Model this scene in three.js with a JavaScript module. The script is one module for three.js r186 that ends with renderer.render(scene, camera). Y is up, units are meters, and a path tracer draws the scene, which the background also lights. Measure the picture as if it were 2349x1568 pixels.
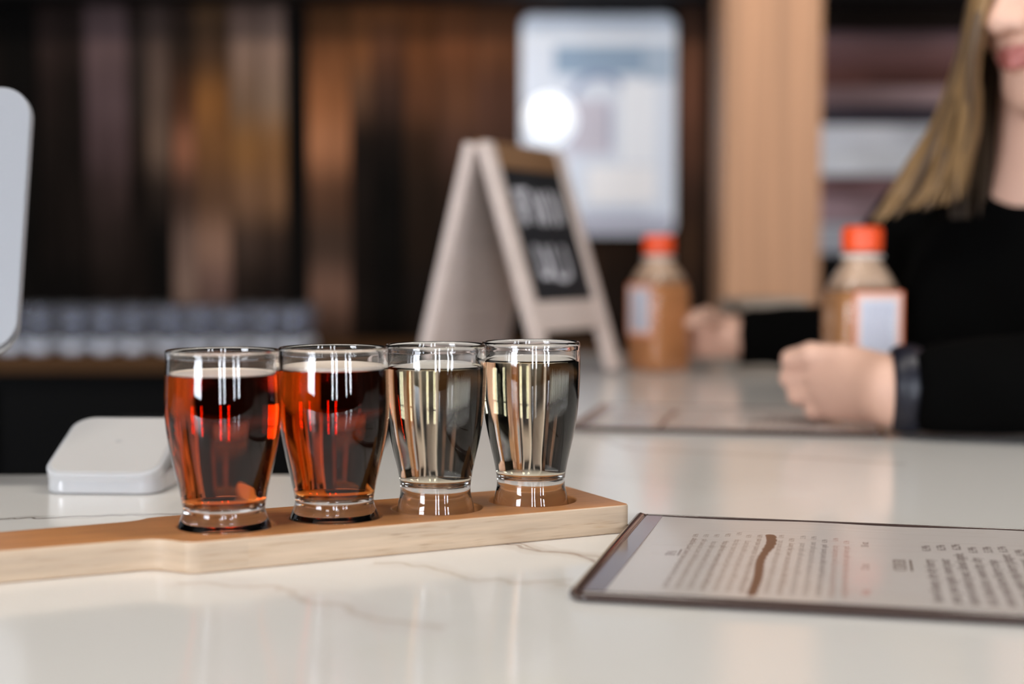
import * as THREE from 'three';
import { mergeGeometries, mergeVertices } from 'three/addons/utils/BufferGeometryUtils.js';
import { RoundedBoxGeometry } from 'three/addons/geometries/RoundedBoxGeometry.js';
import { RectAreaLightUniformsLib } from 'three/addons/lights/RectAreaLightUniformsLib.js';

RectAreaLightUniformsLib.init();
const scene = new THREE.Scene();

// ------------------------------------------------------------------ camera, sky, lights, exposure
const ASPECT = 2349 / 1568;
const camera = new THREE.PerspectiveCamera(26.51, ASPECT, 0.05, 60);
camera.position.set(0, 1.205, 0);
camera.rotation.set(-0.0552, 0, 0);
camera.focus = 0.835;
camera.userData.fStop = 3.1;
scene.add(camera);

scene.background = new THREE.Color().setRGB(8.5, 9.2, 10.2);      // overcast daylight outside the front windows

const renderer = new THREE.WebGLRenderer({ antialias: true });
renderer.shadowMap.enabled = true;
renderer.toneMapping = THREE.LinearToneMapping;
renderer.toneMappingExposure = 1.0;

const DAY = new THREE.Color().setRGB(0.93, 0.98, 1.06), WARM = new THREE.Color().setRGB(1.0, 0.945, 0.87);
const WINDOW_GLOW = 19, PANEL_GLOW = 17.3, SPOT_GLOW = 5;
// front windows behind the camera: [left x, right x]; each is lit by the sky light that stands right outside its opening
const WIN_Z = 3.4, WIN_LO = 0.85, WIN_HI = 2.72;
const WINDOWS = [[-4.75, -2.7], [0.1, 0.42], [0.74, 1.06], [2.45, 2.85], [3.4, 4.05]];
for (const [a, b] of WINDOWS) {
  const l = new THREE.RectAreaLight(DAY, WINDOW_GLOW, b - a, WIN_HI - WIN_LO);
  l.position.set((a + b) / 2, (WIN_LO + WIN_HI) / 2, WIN_Z + 0.2);
  l.lookAt((a + b) / 2, (WIN_LO + WIN_HI) / 2, 0);
  l.name = 'window_daylight'; scene.add(l);
}

// ------------------------------------------------------------------ helpers
function rng(seed) { let a = seed | 0; return () => { a = (a + 0x6d2b79f5) | 0; let t = Math.imul(a ^ (a >>> 15), 1 | a); t = (t + Math.imul(t ^ (t >>> 7), 61 | t)) ^ t; return ((t ^ (t >>> 14)) >>> 0) / 4294967296; }; }
const V = (x, y, z) => new THREE.Vector3(x, y, z);
const V2 = (x, y) => new THREE.Vector2(x, y);
const used = new Map();
function numbered(name) { const n = used.get(name) ?? 0; used.set(name, n + 1); return n ? name + '_' + String(n).padStart(3, '0') : name; }
function shade(o) { o.castShadow = o.receiveShadow = true; return o; }
function thing(name, label, category, at = [0, 0, 0], turn = 0, group) {
  const o = new THREE.Group(); o.name = numbered(name); o.position.set(...at); o.rotation.y = turn;
  o.userData = { label, category }; if (group) o.userData.group = group;
  scene.add(o); return o;
}
function part(name, geometry, m, parent, label) {
  const o = shade(new THREE.Mesh(geometry, m)); o.name = name; if (label) o.userData.label = label;
  parent.add(o); return o;
}
function struct(name, geometry, m) { const o = shade(new THREE.Mesh(geometry, m)); o.name = numbered(name); o.userData.kind = 'structure'; scene.add(o); return o; }
function mat(color, roughness = 0.6, more = {}) {
  const m = new THREE.MeshPhysicalMaterial({ roughness, ...more });
  if (Array.isArray(color)) m.color.setRGB(...color); else m.color.set(color);
  return m;
}
const box = (w, h, d, x = 0, y = 0, z = 0) => new THREE.BoxGeometry(w, h, d).translate(x, y, z);
const rbox = (w, h, d, r, x = 0, y = 0, z = 0, seg = 3) => new RoundedBoxGeometry(w, h, d, seg, r).translate(x, y, z);
function merge(list) { return mergeGeometries(list.map((g) => { const q = g.index ? g.toNonIndexed() : g; for (const k of Object.keys(q.attributes)) if (!['position', 'normal', 'uv'].includes(k)) q.deleteAttribute(k); return q; })); }
function roundedRect(w, h, r, cx = 0, cy = 0) {
  const s = new THREE.Shape(), x = cx - w / 2, y = cy - h / 2;
  s.moveTo(x + r, y); s.lineTo(x + w - r, y); s.absarc(x + w - r, y + r, r, -Math.PI / 2, 0); s.lineTo(x + w, y + h - r); s.absarc(x + w - r, y + h - r, r, 0, Math.PI / 2);
  s.lineTo(x + r, y + h); s.absarc(x + r, y + h - r, r, Math.PI / 2, Math.PI); s.lineTo(x, y + r); s.absarc(x + r, y + r, r, Math.PI, Math.PI * 1.5);
  return s;
}
// a shape drawn in (x, depth) and raised in y: depth runs away from the camera
function slab(shape, height, bevel = 0, y = 0, curveSegments = 24) {
  const g = new THREE.ExtrudeGeometry(shape, { depth: height - 2 * bevel, bevelEnabled: bevel > 0, bevelThickness: bevel, bevelSize: bevel, bevelOffset: -bevel, bevelSegments: 3, curveSegments });
  return g.rotateX(-Math.PI / 2).translate(0, y + bevel, 0);
}
function hash(x, y, s) { let h = Math.imul(x | 0, 374761393) ^ Math.imul(y | 0, 668265263) ^ Math.imul(s | 0, 974634777); h = Math.imul(h ^ (h >>> 13), 1274126177); return ((h ^ (h >>> 16)) >>> 0) / 4294967296; }
function noise(x, y, s = 0) { const i = Math.floor(x), j = Math.floor(y), u = x - i, v = y - j, a = u * u * (3 - 2 * u), b = v * v * (3 - 2 * v); return (hash(i, j, s) * (1 - a) + hash(i + 1, j, s) * a) * (1 - b) + (hash(i, j + 1, s) * (1 - a) + hash(i + 1, j + 1, s) * a) * b; }
function fbm(x, y, s = 0, n = 4) { let t = 0, a = 0.5; for (let i = 0; i < n; i++, x *= 2.03, y *= 2.03, a /= 2) t += a * noise(x, y, s + i * 7); return t; }
function texture(w, h, f, srgb = true) {
  const d = new Uint8Array(w * h * 4);
  for (let y = 0; y < h; y++) for (let x = 0; x < w; x++) { const c = f(x, y), o = (y * w + x) * 4; for (let k = 0; k < 3; k++) d[o + k] = Math.max(0, Math.min(255, c[k])); d[o + 3] = 255; }
  const t = new THREE.DataTexture(d, w, h); if (srgb) t.colorSpace = THREE.SRGBColorSpace;
  t.magFilter = THREE.LinearFilter; t.wrapS = t.wrapT = THREE.RepeatWrapping; t.needsUpdate = true; return t;
}
function canvasTexture(w, h, draw) {
  const c = document.createElement('canvas'); c.width = w; c.height = h; draw(c.getContext('2d'), w, h);
  const t = new THREE.CanvasTexture(c); t.colorSpace = THREE.SRGBColorSpace; return t;
}
const lerp = (a, b, t) => a + (b - a) * t;
const toLinear = (v) => { v /= 255; return v <= 0.04045 ? v / 12.92 : ((v + 0.055) / 1.055) ** 2.4; };

// ------------------------------------------------------------------ the room
const CT = 1.05;                                                   // counter top height
const BACK = -4.06, LEFT = -4.9, RIGHT = 4.9, CEIL = 3.1;
const plaster = mat([0.045, 0.036, 0.03], 0.9), darkPaint = mat([0.008, 0.007, 0.006], 0.8), ceilingPaint = mat([0.16, 0.145, 0.13], 0.9);
const floorTex = texture(256, 256, (x, y) => { const n = fbm(x / 24, y / 24, 3) * 40; return [52 + n, 45 + n, 40 + n]; });
struct('floor', box(RIGHT - LEFT + 0.4, 0.12, WIN_Z - BACK + 0.6, 0, -0.06, (WIN_Z + BACK) / 2), mat([1, 1, 1], 0.55, { map: floorTex }));
struct('ceiling', box(RIGHT - LEFT + 0.4, 0.12, WIN_Z - BACK + 0.6, 0, CEIL + 0.06, (WIN_Z + BACK) / 2), ceilingPaint);
struct('wall_left', box(0.14, CEIL, WIN_Z - BACK + 0.4, LEFT - 0.07, CEIL / 2, (WIN_Z + BACK) / 2), plaster);
struct('wall_right', box(0.14, CEIL, WIN_Z - BACK + 0.4, RIGHT + 0.07, CEIL / 2, (WIN_Z + BACK) / 2), plaster);
const backWall = struct('wall_back', box(RIGHT - LEFT, CEIL, 0.14, 0, CEIL / 2, BACK - 0.11), darkPaint);
{ // the front wall has openings for the windows
  const s = new THREE.Shape([V2(LEFT, 0), V2(RIGHT, 0), V2(RIGHT, CEIL), V2(LEFT, CEIL)]);
  for (const [a, b] of WINDOWS) s.holes.push(new THREE.Path([V2(a, WIN_LO), V2(a, WIN_HI), V2(b, WIN_HI), V2(b, WIN_LO)]));
  struct('wall_front', new THREE.ExtrudeGeometry(s, { depth: 0.14, bevelEnabled: false }).translate(0, 0, WIN_Z), plaster);
}
const frameMat = mat([0.035, 0.033, 0.034], 0.45), paneMat = mat([1, 1, 1], 0.0, { transmission: 1, thickness: 0, ior: 1.45 });
WINDOWS.forEach(([a, b], i) => {
  const w = new THREE.Group(); w.name = 'window_' + (i + 1); w.userData.kind = 'structure'; w.position.set((a + b) / 2, 0, WIN_Z + 0.06); scene.add(w);
  const W = b - a, t = 0.045, mid = 2.12, bars = [box(W, t, 0.07, 0, WIN_LO + t / 2), box(W, t, 0.07, 0, WIN_HI - t / 2), box(t, WIN_HI - WIN_LO, 0.07, -W / 2 + t / 2, (WIN_LO + WIN_HI) / 2), box(t, WIN_HI - WIN_LO, 0.07, W / 2 - t / 2, (WIN_LO + WIN_HI) / 2), box(W, t, 0.07, 0, mid)];
  if (W > 1) bars.push(box(0.035, mid - WIN_LO, 0.06, 0, (mid + WIN_LO) / 2));
  part('window_frame', merge(bars), frameMat, w);
  part('pane', box(W - t, mid - WIN_LO, 0.004, 0, (mid + WIN_LO) / 2), paneMat, w);
  part('pane', box(W - t, WIN_HI - mid, 0.004, 0, (WIN_HI + mid) / 2), paneMat, w);
});

// ceiling lights over the bar
const diffuser = mat([0.9, 0.88, 0.84], 0.6); diffuser.emissive.setRGB(1.0, 0.83, 0.66); diffuser.emissiveIntensity = 1.6;
for (const [x, z, label] of [[-0.75, -0.55, 'long warm ceiling light over the left part of the counter'], [0.95, -0.75, 'long warm ceiling light over the right part of the counter']]) {
  const t = thing('ceiling_light', label, 'ceiling light', [x, CEIL - 0.05, z]);
  part('housing', rbox(1.3, 0.05, 0.34, 0.012, 0, 0.024, 0), mat([0.6, 0.6, 0.6], 0.4), t);
  part('diffuser', rbox(1.24, 0.012, 0.28, 0.004, 0, -0.004, 0), diffuser, t);
  const l = new THREE.RectAreaLight(WARM, PANEL_GLOW, 1.2, 0.26); l.position.set(0, -0.016, 0); l.rotation.x = -Math.PI / 2; l.name = 'ceiling_lamp'; t.add(l);
}

// unseen spotlights added under the ceiling to brighten the back wall and the post
for (const [x, aim, label] of [[-1.25, -0.95, 'small black ceiling spotlight added to brighten the left of the back wall'], [0.05, -0.2, 'small black ceiling spotlight added to brighten the middle of the back wall'], [1.15, 0.75, 'small black ceiling spotlight added to brighten the wooden post']]) {
  const t = thing('fill_spotlight', label, 'fill_spotlight', [x, CEIL - 0.16, -2.0]), lens = mat([0.9, 0.9, 0.9], 0.5); lens.emissive.setRGB(1, 0.82, 0.62); lens.emissiveIntensity = 3;
  part('can', new THREE.CylinderGeometry(0.045, 0.045, 0.12, 24).rotateX(0.75), frameMat, t); part('stem', new THREE.CylinderGeometry(0.01, 0.01, 0.12, 12).translate(0, 0.1, 0), frameMat, t);
  part('lens', new THREE.CylinderGeometry(0.036, 0.036, 0.006, 24).translate(0, -0.063, 0).rotateX(0.75), lens, t);
  const l = new THREE.SpotLight(new THREE.Color().setRGB(1, 0.84, 0.66), SPOT_GLOW, 0, 0.85, 0.9, 2); l.position.set(0, -0.05, -0.055); l.target.position.set(aim - x, -1.3, -2.1); l.shadow.radius = 2; l.name = 'fill_spot_lamp'; t.add(l, l.target);
}

// ------------------------------------------------------------------ back wall: upright reclaimed planks
// wood tones with light fading toward the foot painted into each board, [left px share of the wall, tones from top to bottom]
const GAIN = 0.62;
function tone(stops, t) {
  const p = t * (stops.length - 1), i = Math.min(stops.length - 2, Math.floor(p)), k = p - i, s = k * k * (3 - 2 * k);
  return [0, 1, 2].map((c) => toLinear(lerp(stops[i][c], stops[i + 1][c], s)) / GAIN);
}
const boardGrain = texture(512, 128, (x, y) => { const g = 205 + 60 * (fbm(x / 60, y / 5, 11) - 0.5) + 40 * (fbm(x / 200, y / 14, 15) - 0.5); return [g, g * 0.99, g * 0.97]; });
boardGrain.repeat.set(0.6, 3);
const boardMat = new THREE.MeshPhysicalMaterial({ roughness: 0.82, specularIntensity: 0.1, vertexColors: true, map: boardGrain });
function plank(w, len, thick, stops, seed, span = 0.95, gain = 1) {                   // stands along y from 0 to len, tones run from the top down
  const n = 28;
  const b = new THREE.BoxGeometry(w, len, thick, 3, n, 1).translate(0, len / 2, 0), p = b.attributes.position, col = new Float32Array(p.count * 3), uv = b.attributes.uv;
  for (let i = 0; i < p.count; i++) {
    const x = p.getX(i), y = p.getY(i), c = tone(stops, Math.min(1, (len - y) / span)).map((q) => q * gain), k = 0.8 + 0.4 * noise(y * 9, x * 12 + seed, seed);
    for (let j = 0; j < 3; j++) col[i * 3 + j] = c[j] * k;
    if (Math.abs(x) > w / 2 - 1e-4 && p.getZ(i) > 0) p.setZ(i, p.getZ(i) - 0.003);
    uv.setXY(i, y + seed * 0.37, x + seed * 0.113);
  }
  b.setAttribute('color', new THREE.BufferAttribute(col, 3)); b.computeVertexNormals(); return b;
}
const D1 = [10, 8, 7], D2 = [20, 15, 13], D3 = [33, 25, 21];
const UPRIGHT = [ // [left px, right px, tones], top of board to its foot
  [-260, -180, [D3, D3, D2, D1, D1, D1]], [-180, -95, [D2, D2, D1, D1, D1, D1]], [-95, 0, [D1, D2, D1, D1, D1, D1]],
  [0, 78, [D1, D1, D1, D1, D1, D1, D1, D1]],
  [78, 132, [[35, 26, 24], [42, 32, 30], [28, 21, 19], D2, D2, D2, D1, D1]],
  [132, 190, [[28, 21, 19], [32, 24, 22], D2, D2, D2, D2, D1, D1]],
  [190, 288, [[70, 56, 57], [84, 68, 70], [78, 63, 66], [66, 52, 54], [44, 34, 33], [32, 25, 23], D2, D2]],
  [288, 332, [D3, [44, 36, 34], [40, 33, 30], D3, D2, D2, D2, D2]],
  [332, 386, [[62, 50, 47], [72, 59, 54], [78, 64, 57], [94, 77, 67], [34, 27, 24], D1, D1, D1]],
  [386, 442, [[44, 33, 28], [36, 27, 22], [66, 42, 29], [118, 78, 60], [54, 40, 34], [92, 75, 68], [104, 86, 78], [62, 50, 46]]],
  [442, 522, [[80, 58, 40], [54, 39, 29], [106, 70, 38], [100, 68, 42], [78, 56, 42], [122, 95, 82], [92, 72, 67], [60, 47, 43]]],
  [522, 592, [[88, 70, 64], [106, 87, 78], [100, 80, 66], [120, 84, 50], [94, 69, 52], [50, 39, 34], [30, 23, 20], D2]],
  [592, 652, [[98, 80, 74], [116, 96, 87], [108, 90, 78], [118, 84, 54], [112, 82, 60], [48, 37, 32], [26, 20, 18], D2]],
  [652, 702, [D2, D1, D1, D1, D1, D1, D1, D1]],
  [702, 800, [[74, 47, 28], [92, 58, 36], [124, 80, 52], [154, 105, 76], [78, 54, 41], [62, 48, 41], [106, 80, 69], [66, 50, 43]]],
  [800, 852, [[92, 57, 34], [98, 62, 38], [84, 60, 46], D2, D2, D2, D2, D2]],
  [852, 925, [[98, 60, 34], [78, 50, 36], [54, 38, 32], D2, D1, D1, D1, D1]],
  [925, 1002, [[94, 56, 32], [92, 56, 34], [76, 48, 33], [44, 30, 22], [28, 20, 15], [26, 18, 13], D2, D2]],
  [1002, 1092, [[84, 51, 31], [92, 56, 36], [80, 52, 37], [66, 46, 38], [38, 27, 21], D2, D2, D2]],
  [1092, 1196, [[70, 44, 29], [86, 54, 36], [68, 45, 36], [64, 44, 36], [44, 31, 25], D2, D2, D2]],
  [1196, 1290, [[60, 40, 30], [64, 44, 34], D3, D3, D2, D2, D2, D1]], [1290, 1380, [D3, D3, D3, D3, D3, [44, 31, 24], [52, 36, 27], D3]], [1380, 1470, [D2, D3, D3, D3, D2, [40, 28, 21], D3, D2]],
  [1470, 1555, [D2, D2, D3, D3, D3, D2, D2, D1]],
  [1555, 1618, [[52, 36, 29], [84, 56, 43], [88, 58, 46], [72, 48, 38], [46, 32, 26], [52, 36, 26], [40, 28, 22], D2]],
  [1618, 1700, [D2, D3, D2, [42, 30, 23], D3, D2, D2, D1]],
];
const WALL_PX = 3330 / 4.02, wx = (px) => (px - 1174.5) / WALL_PX, BOARD_LO = 0.62, BOARD_HI = 1.93;
const R1 = rng(5);
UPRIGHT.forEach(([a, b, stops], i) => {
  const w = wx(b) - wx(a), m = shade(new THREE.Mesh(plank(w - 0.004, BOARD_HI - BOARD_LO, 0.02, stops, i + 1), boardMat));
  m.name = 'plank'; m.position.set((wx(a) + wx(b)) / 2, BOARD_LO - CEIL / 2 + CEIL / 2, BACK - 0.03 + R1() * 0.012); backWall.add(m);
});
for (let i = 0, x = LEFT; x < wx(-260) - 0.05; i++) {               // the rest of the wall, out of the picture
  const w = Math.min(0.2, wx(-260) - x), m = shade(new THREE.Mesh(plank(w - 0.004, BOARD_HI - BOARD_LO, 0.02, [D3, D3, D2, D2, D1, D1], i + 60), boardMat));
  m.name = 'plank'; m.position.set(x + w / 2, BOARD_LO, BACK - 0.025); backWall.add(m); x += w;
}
{ // right of the post the boards lie flat, one above the other
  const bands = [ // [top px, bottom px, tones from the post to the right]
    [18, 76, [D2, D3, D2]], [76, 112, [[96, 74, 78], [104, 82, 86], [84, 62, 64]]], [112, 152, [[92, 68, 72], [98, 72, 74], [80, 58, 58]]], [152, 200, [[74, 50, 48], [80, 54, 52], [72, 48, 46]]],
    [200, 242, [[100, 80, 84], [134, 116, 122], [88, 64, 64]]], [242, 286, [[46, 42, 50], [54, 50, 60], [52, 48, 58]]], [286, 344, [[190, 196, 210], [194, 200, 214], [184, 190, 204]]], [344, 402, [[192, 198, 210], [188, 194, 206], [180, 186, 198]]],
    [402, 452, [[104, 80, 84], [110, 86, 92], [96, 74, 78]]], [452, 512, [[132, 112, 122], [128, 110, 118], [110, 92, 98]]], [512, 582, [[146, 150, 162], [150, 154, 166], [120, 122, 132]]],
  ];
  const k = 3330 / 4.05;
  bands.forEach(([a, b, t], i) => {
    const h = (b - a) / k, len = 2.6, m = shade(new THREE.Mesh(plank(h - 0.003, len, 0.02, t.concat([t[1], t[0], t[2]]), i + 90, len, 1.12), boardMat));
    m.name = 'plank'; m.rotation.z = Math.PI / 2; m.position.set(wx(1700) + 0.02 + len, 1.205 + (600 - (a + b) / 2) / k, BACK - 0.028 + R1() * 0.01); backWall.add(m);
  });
}
struct('trim_1', rbox(RIGHT - LEFT - 0.02, 0.5, 0.2, 0.012, 0, 2.165, BACK + 0.08), mat([0.012, 0.010, 0.011], 0.7));   // dark header over the boards
const POST_X = 0.573;
const pineTex = texture(256, 512, (x, y) => { const n = fbm(x / 7, y / 160, 21), q = fbm(x / 40, y / 120, 27); const b = 0.86 + 0.2 * (n - 0.5) + 0.34 * (q - 0.5); return [207 * b, 160 * b - 3, 126 * b - 6]; });
pineTex.repeat.set(2, 0.8);
struct('pillar', rbox(0.212, CEIL, 0.2, 0.008, POST_X, CEIL / 2, -3.3), mat([1, 1, 1], 0.6, { map: pineTex }));

// poster and globe lamp on the boards
{
  const W = 355 / 836, H = 505 / 836, t = thing('wall_poster', 'pale blue and white rounded poster hanging on the dark plank wall', 'poster', [wx(1373), 1.205 + (600 - 288) / WALL_PX, BACK + 0.006]);
  const s = roundedRect(W, H, 0.03);
  const print = canvasTexture(512, 728, (g, w, h) => {
    g.fillStyle = '#ced6e4'; g.fillRect(0, 0, w, h);
    g.fillStyle = '#d8dfea'; g.fillRect(0, 0, w, 92);
    g.fillStyle = '#8199b3'; g.fillRect(108, 100, 300, 96);
    g.fillStyle = '#9fb0c4'; g.fillRect(408, 96, 104, 120);
    g.strokeStyle = '#7f8fae'; g.lineWidth = 26; g.beginPath(); g.arc(258, 290, 92, Math.PI * 1.08, Math.PI * 1.92); g.stroke();
    g.strokeStyle = '#9fb2c6'; g.lineWidth = 5; for (let i = 0; i < 14; i++) { g.beginPath(); g.arc(258, 290, 112, Math.PI * (1.1 + i * 0.058), Math.PI * (1.12 + i * 0.058)); g.stroke(); }
    g.fillStyle = '#bfbccb'; g.fillRect(150, 280, 150, 180);
    g.fillStyle = '#9a9cb4'; g.fillRect(286, 300, 16, 140);
    g.fillStyle = '#e2e6ee'; g.fillRect(330, 220, 120, 270);
    g.fillStyle = '#e8e8ec'; g.fillRect(220, 500, 230, 120);
    g.fillStyle = '#a9b0c4'; g.fillRect(200, 640, 210, 12); g.fillStyle = '#a6a8ba'; g.fillRect(150, 668, 362, 60);
    g.fillStyle = '#c9b4bc'; g.fillRect(0, 470, 150, 190);
  });
  const sheet = new THREE.ExtrudeGeometry(s, { depth: 0.006, bevelEnabled: true, bevelSize: 0.002, bevelThickness: 0.002, bevelSegments: 2, curveSegments: 12 });
  part('backing', sheet, mat([0.62, 0.65, 0.7], 0.5), t);
  const face = new THREE.ShapeGeometry(roundedRect(W - 0.008, H - 0.008, 0.028), 12), p = face.attributes.position, uv = face.attributes.uv;
  for (let i = 0; i < p.count; i++) uv.setXY(i, p.getX(i) / W + 0.5, p.getY(i) / H + 0.5);
  part('print', face.translate(0, 0, 0.0088), mat([1, 1, 1], 0.5, { map: print }), t);
}
{
  const c = [wx(1262) * 0.962, 1.205 + (600 - 278) / 3330 * 3.86, -3.86];
  const t = thing('globe_lamp', 'glowing white globe lamp on the wall at the left edge of the pale poster', 'lamp', c);
  const glow = mat([0.9, 0.9, 0.9], 0.4); glow.emissive.setRGB(0.8, 0.86, 0.95); glow.emissiveIntensity = 0.88;
  part('globe', new THREE.SphereGeometry(0.07, 32, 20), glow, t);
  part('bracket', merge([new THREE.CylinderGeometry(0.008, 0.008, 0.13, 12).rotateX(Math.PI / 2).translate(0, 0, -0.115), new THREE.CylinderGeometry(0.035, 0.035, 0.012, 24).rotateX(Math.PI / 2).translate(0, 0, -0.172)]), mat([0.1, 0.1, 0.1], 0.4, { metalness: 0.8 }), t);
  const l = new THREE.PointLight(new THREE.Color().setRGB(0.9, 0.95, 1), 0.03); l.shadow.radius = 3.2; l.castShadow = true; l.name = 'globe_light'; t.add(l);
}

// ------------------------------------------------------------------ back bar with rows of empty glasses
function lathe(points, seg, smooth = true) { return new THREE.LatheGeometry(points, seg); }
function profile(list, per = 4) {                                    // list of runs; each run is smoothed by itself
  const out = [];
  for (const run of list) {
    const c = new THREE.CatmullRomCurve3(run.map(([r, y]) => V(r, y, 0)), false, 'centripetal'), n = (run.length - 1) * per;
    for (let i = 0; i <= n; i++) { const q = c.getPoint(i / n); if (!out.length || Math.hypot(out.at(-1).x - q.x, out.at(-1).y - q.y) > 1e-5) out.push(V2(Math.max(0, q.x), q.y)); }
  }
  return out;
}
const OUT_A = [[[0, -0.0088], [0.012, -0.0090], [0.0225, -0.0098]], [[0.0225, -0.0098], [0.0241, -0.0089], [0.0247, -0.006], [0.0247, -0.0022], [0.0243, 0.0001], [0.0232, 0.0028], [0.02205, 0.0056], [0.02135, 0.0086], [0.0218, 0.0118], [0.0231, 0.0187], [0.0251, 0.0274], [0.0271, 0.0361], [0.0287, 0.0448], [0.0298, 0.0535], [0.03025, 0.0605], [0.0302, 0.068], [0.0299, 0.078], [0.0296, 0.0865], [0.02955, 0.0892], [0.0298, 0.0906], [0.0295, 0.0922], [0.0287, 0.0928], [0.0279, 0.0923], [0.0276, 0.0909]]];
const IN_A = [[0.0276, 0.0909], [0.0276, 0.088], [0.0279, 0.078], [0.0282, 0.068], [0.02825, 0.0605], [0.0278, 0.0535], [0.0266, 0.0448], [0.0249, 0.0361], [0.0228, 0.0274], [0.0208, 0.0192], [0.0195, 0.0142], [0.0172, 0.0115], [0.010, 0.0106], [0, 0.0108]];
const OUT_B = [[[0, -0.0088], [0.011, -0.0090], [0.0203, -0.0098]], [[0.0203, -0.0098], [0.0216, -0.0089], [0.0220, -0.006], [0.0220, -0.0018], [0.0217, 0.0006], [0.0211, 0.0035], [0.0203, 0.0068], [0.0199, 0.0105], [0.0201, 0.014], [0.0212, 0.021], [0.0231, 0.0295], [0.0250, 0.038], [0.0266, 0.047], [0.0277, 0.056], [0.0284, 0.0645], [0.0288, 0.074], [0.02875, 0.083], [0.0285, 0.0885], [0.02865, 0.0905], [0.0284, 0.0922], [0.0276, 0.0928], [0.0268, 0.0922], [0.0265, 0.0905]]];
const IN_B = [[0.0265, 0.0905], [0.0266, 0.083], [0.0268, 0.074], [0.0265, 0.0645], [0.0257, 0.056], [0.0246, 0.047], [0.0230, 0.038], [0.0211, 0.0295], [0.0192, 0.0212], [0.0182, 0.0168], [0.0162, 0.0142], [0.010, 0.0130], [0, 0.0128]];
const glassMat = mat([1, 1, 1], 0.0, { transmission: 1, thickness: 0.003, ior: 1.5 });
const BAR_Y = 0.990;
{
  const wood = mat([0.07, 0.034, 0.014], 0.75, { specularIntensity: 0.2 }), black = mat([0.0025, 0.0024, 0.0025], 0.7, { specularIntensity: 0.15 }), t = thing('back_bar_cabinet', 'black back bar cabinet with a brown wooden top carrying the blurred glasses', 'cabinet', [-1.2, 0, -3.68]);
  part('carcass', box(2.8, BAR_Y - 0.04, 0.6, 0, (BAR_Y - 0.04) / 2, 0), black, t);
  part('top_board', rbox(2.86, 0.04, 0.68, 0.006, 0, BAR_Y - 0.02, 0.01), wood, t, 'brown wooden top');
  for (let i = 0; i < 4; i++) { const d = part('door', rbox(0.68, BAR_Y - 0.16, 0.02, 0.004, -1.05 + i * 0.7, (BAR_Y - 0.04) / 2 + 0.02, 0.31), black, t); part('handle', rbox(0.12, 0.012, 0.02, 0.004, -1.05 + i * 0.7, BAR_Y - 0.16, 0.328), mat([0.02, 0.02, 0.02], 0.4, { metalness: 0.8 }), d); }
  const cupGlint = mat([0.68, 0.71, 0.79], 0.06, { transmission: 0.93, thickness: 0.003, ior: 1.5 }), heavy = mat([0.74, 0.8, 0.92], 0.3, { transmission: 0.36, thickness: 0.01, ior: 1.5 });  // milky cups and pale feet stand in for bright glints on clear glass
  const cup = new THREE.LatheGeometry([[0, 0.026], [0.0205, 0.0262], [0.0225, 0.034], [0.0255, 0.052], [0.0285, 0.078], [0.0292, 0.106], [0.0284, 0.1085], [0.0276, 0.106], [0.027, 0.078], [0.024, 0.052], [0.021, 0.036], [0.019, 0.031], [0, 0.0295]].map(([x, y]) => V2(x, y)), 24);
  const foot = new THREE.LatheGeometry([[0, 0], [0.019, 0], [0.0235, 0.003], [0.0245, 0.008], [0.0222, 0.016], [0.0212, 0.022], [0.0205, 0.026], [0, 0.0258]].map(([x, y]) => V2(x, y)), 24);
  const G = 'clear empty glasses in rows on the back bar'; let first = null;
  for (let r = 0; r < 3; r++) for (let i = 0; i < 11; i++) {
    const x = -1.262 + i * 0.0745 + (r % 2) * 0.008 + Math.sin(i * 2.3 + r) * 0.004, z = -3.42 - r * 0.12 + Math.cos(i * 1.7 + r) * 0.006;
    if (!first) { first = new THREE.Group(); first.userData = { label: 'clear empty drinking glass in the blurred rows on the back bar top', category: 'glass', group: G }; part('cup', cup, cupGlint, first); part('foot', foot, heavy, first); }
    const o = r + i ? first.clone() : first; o.name = numbered('empty_glass'); o.position.set(x, BAR_Y + 0.0004, z); o.rotation.y = i * 1.3; scene.add(o);
  }
}
{ // low black cabinet right of the post
  const t = thing('dark_cooler', 'tall black cabinet standing under the horizontal boards right of the post', 'cabinet', [1.75, 0, -3.72]);
  const black = mat([0.0025, 0.0024, 0.0025], 0.7, { specularIntensity: 0.15 });
  part('carcass', rbox(2.0, 1.215, 0.5, 0.01, 0, 0.6075, 0), black, t);
  for (const x of [-0.5, 0.5]) { const d = part('door', rbox(0.96, 1.1, 0.02, 0.005, x, 0.62, 0.26), black, t); part('handle', rbox(0.014, 0.3, 0.022, 0.005, x + (x < 0 ? 0.43 : -0.43), 0.8, 0.28), mat([0.05, 0.05, 0.05], 0.35, { metalness: 0.9 }), d); }
}

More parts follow.
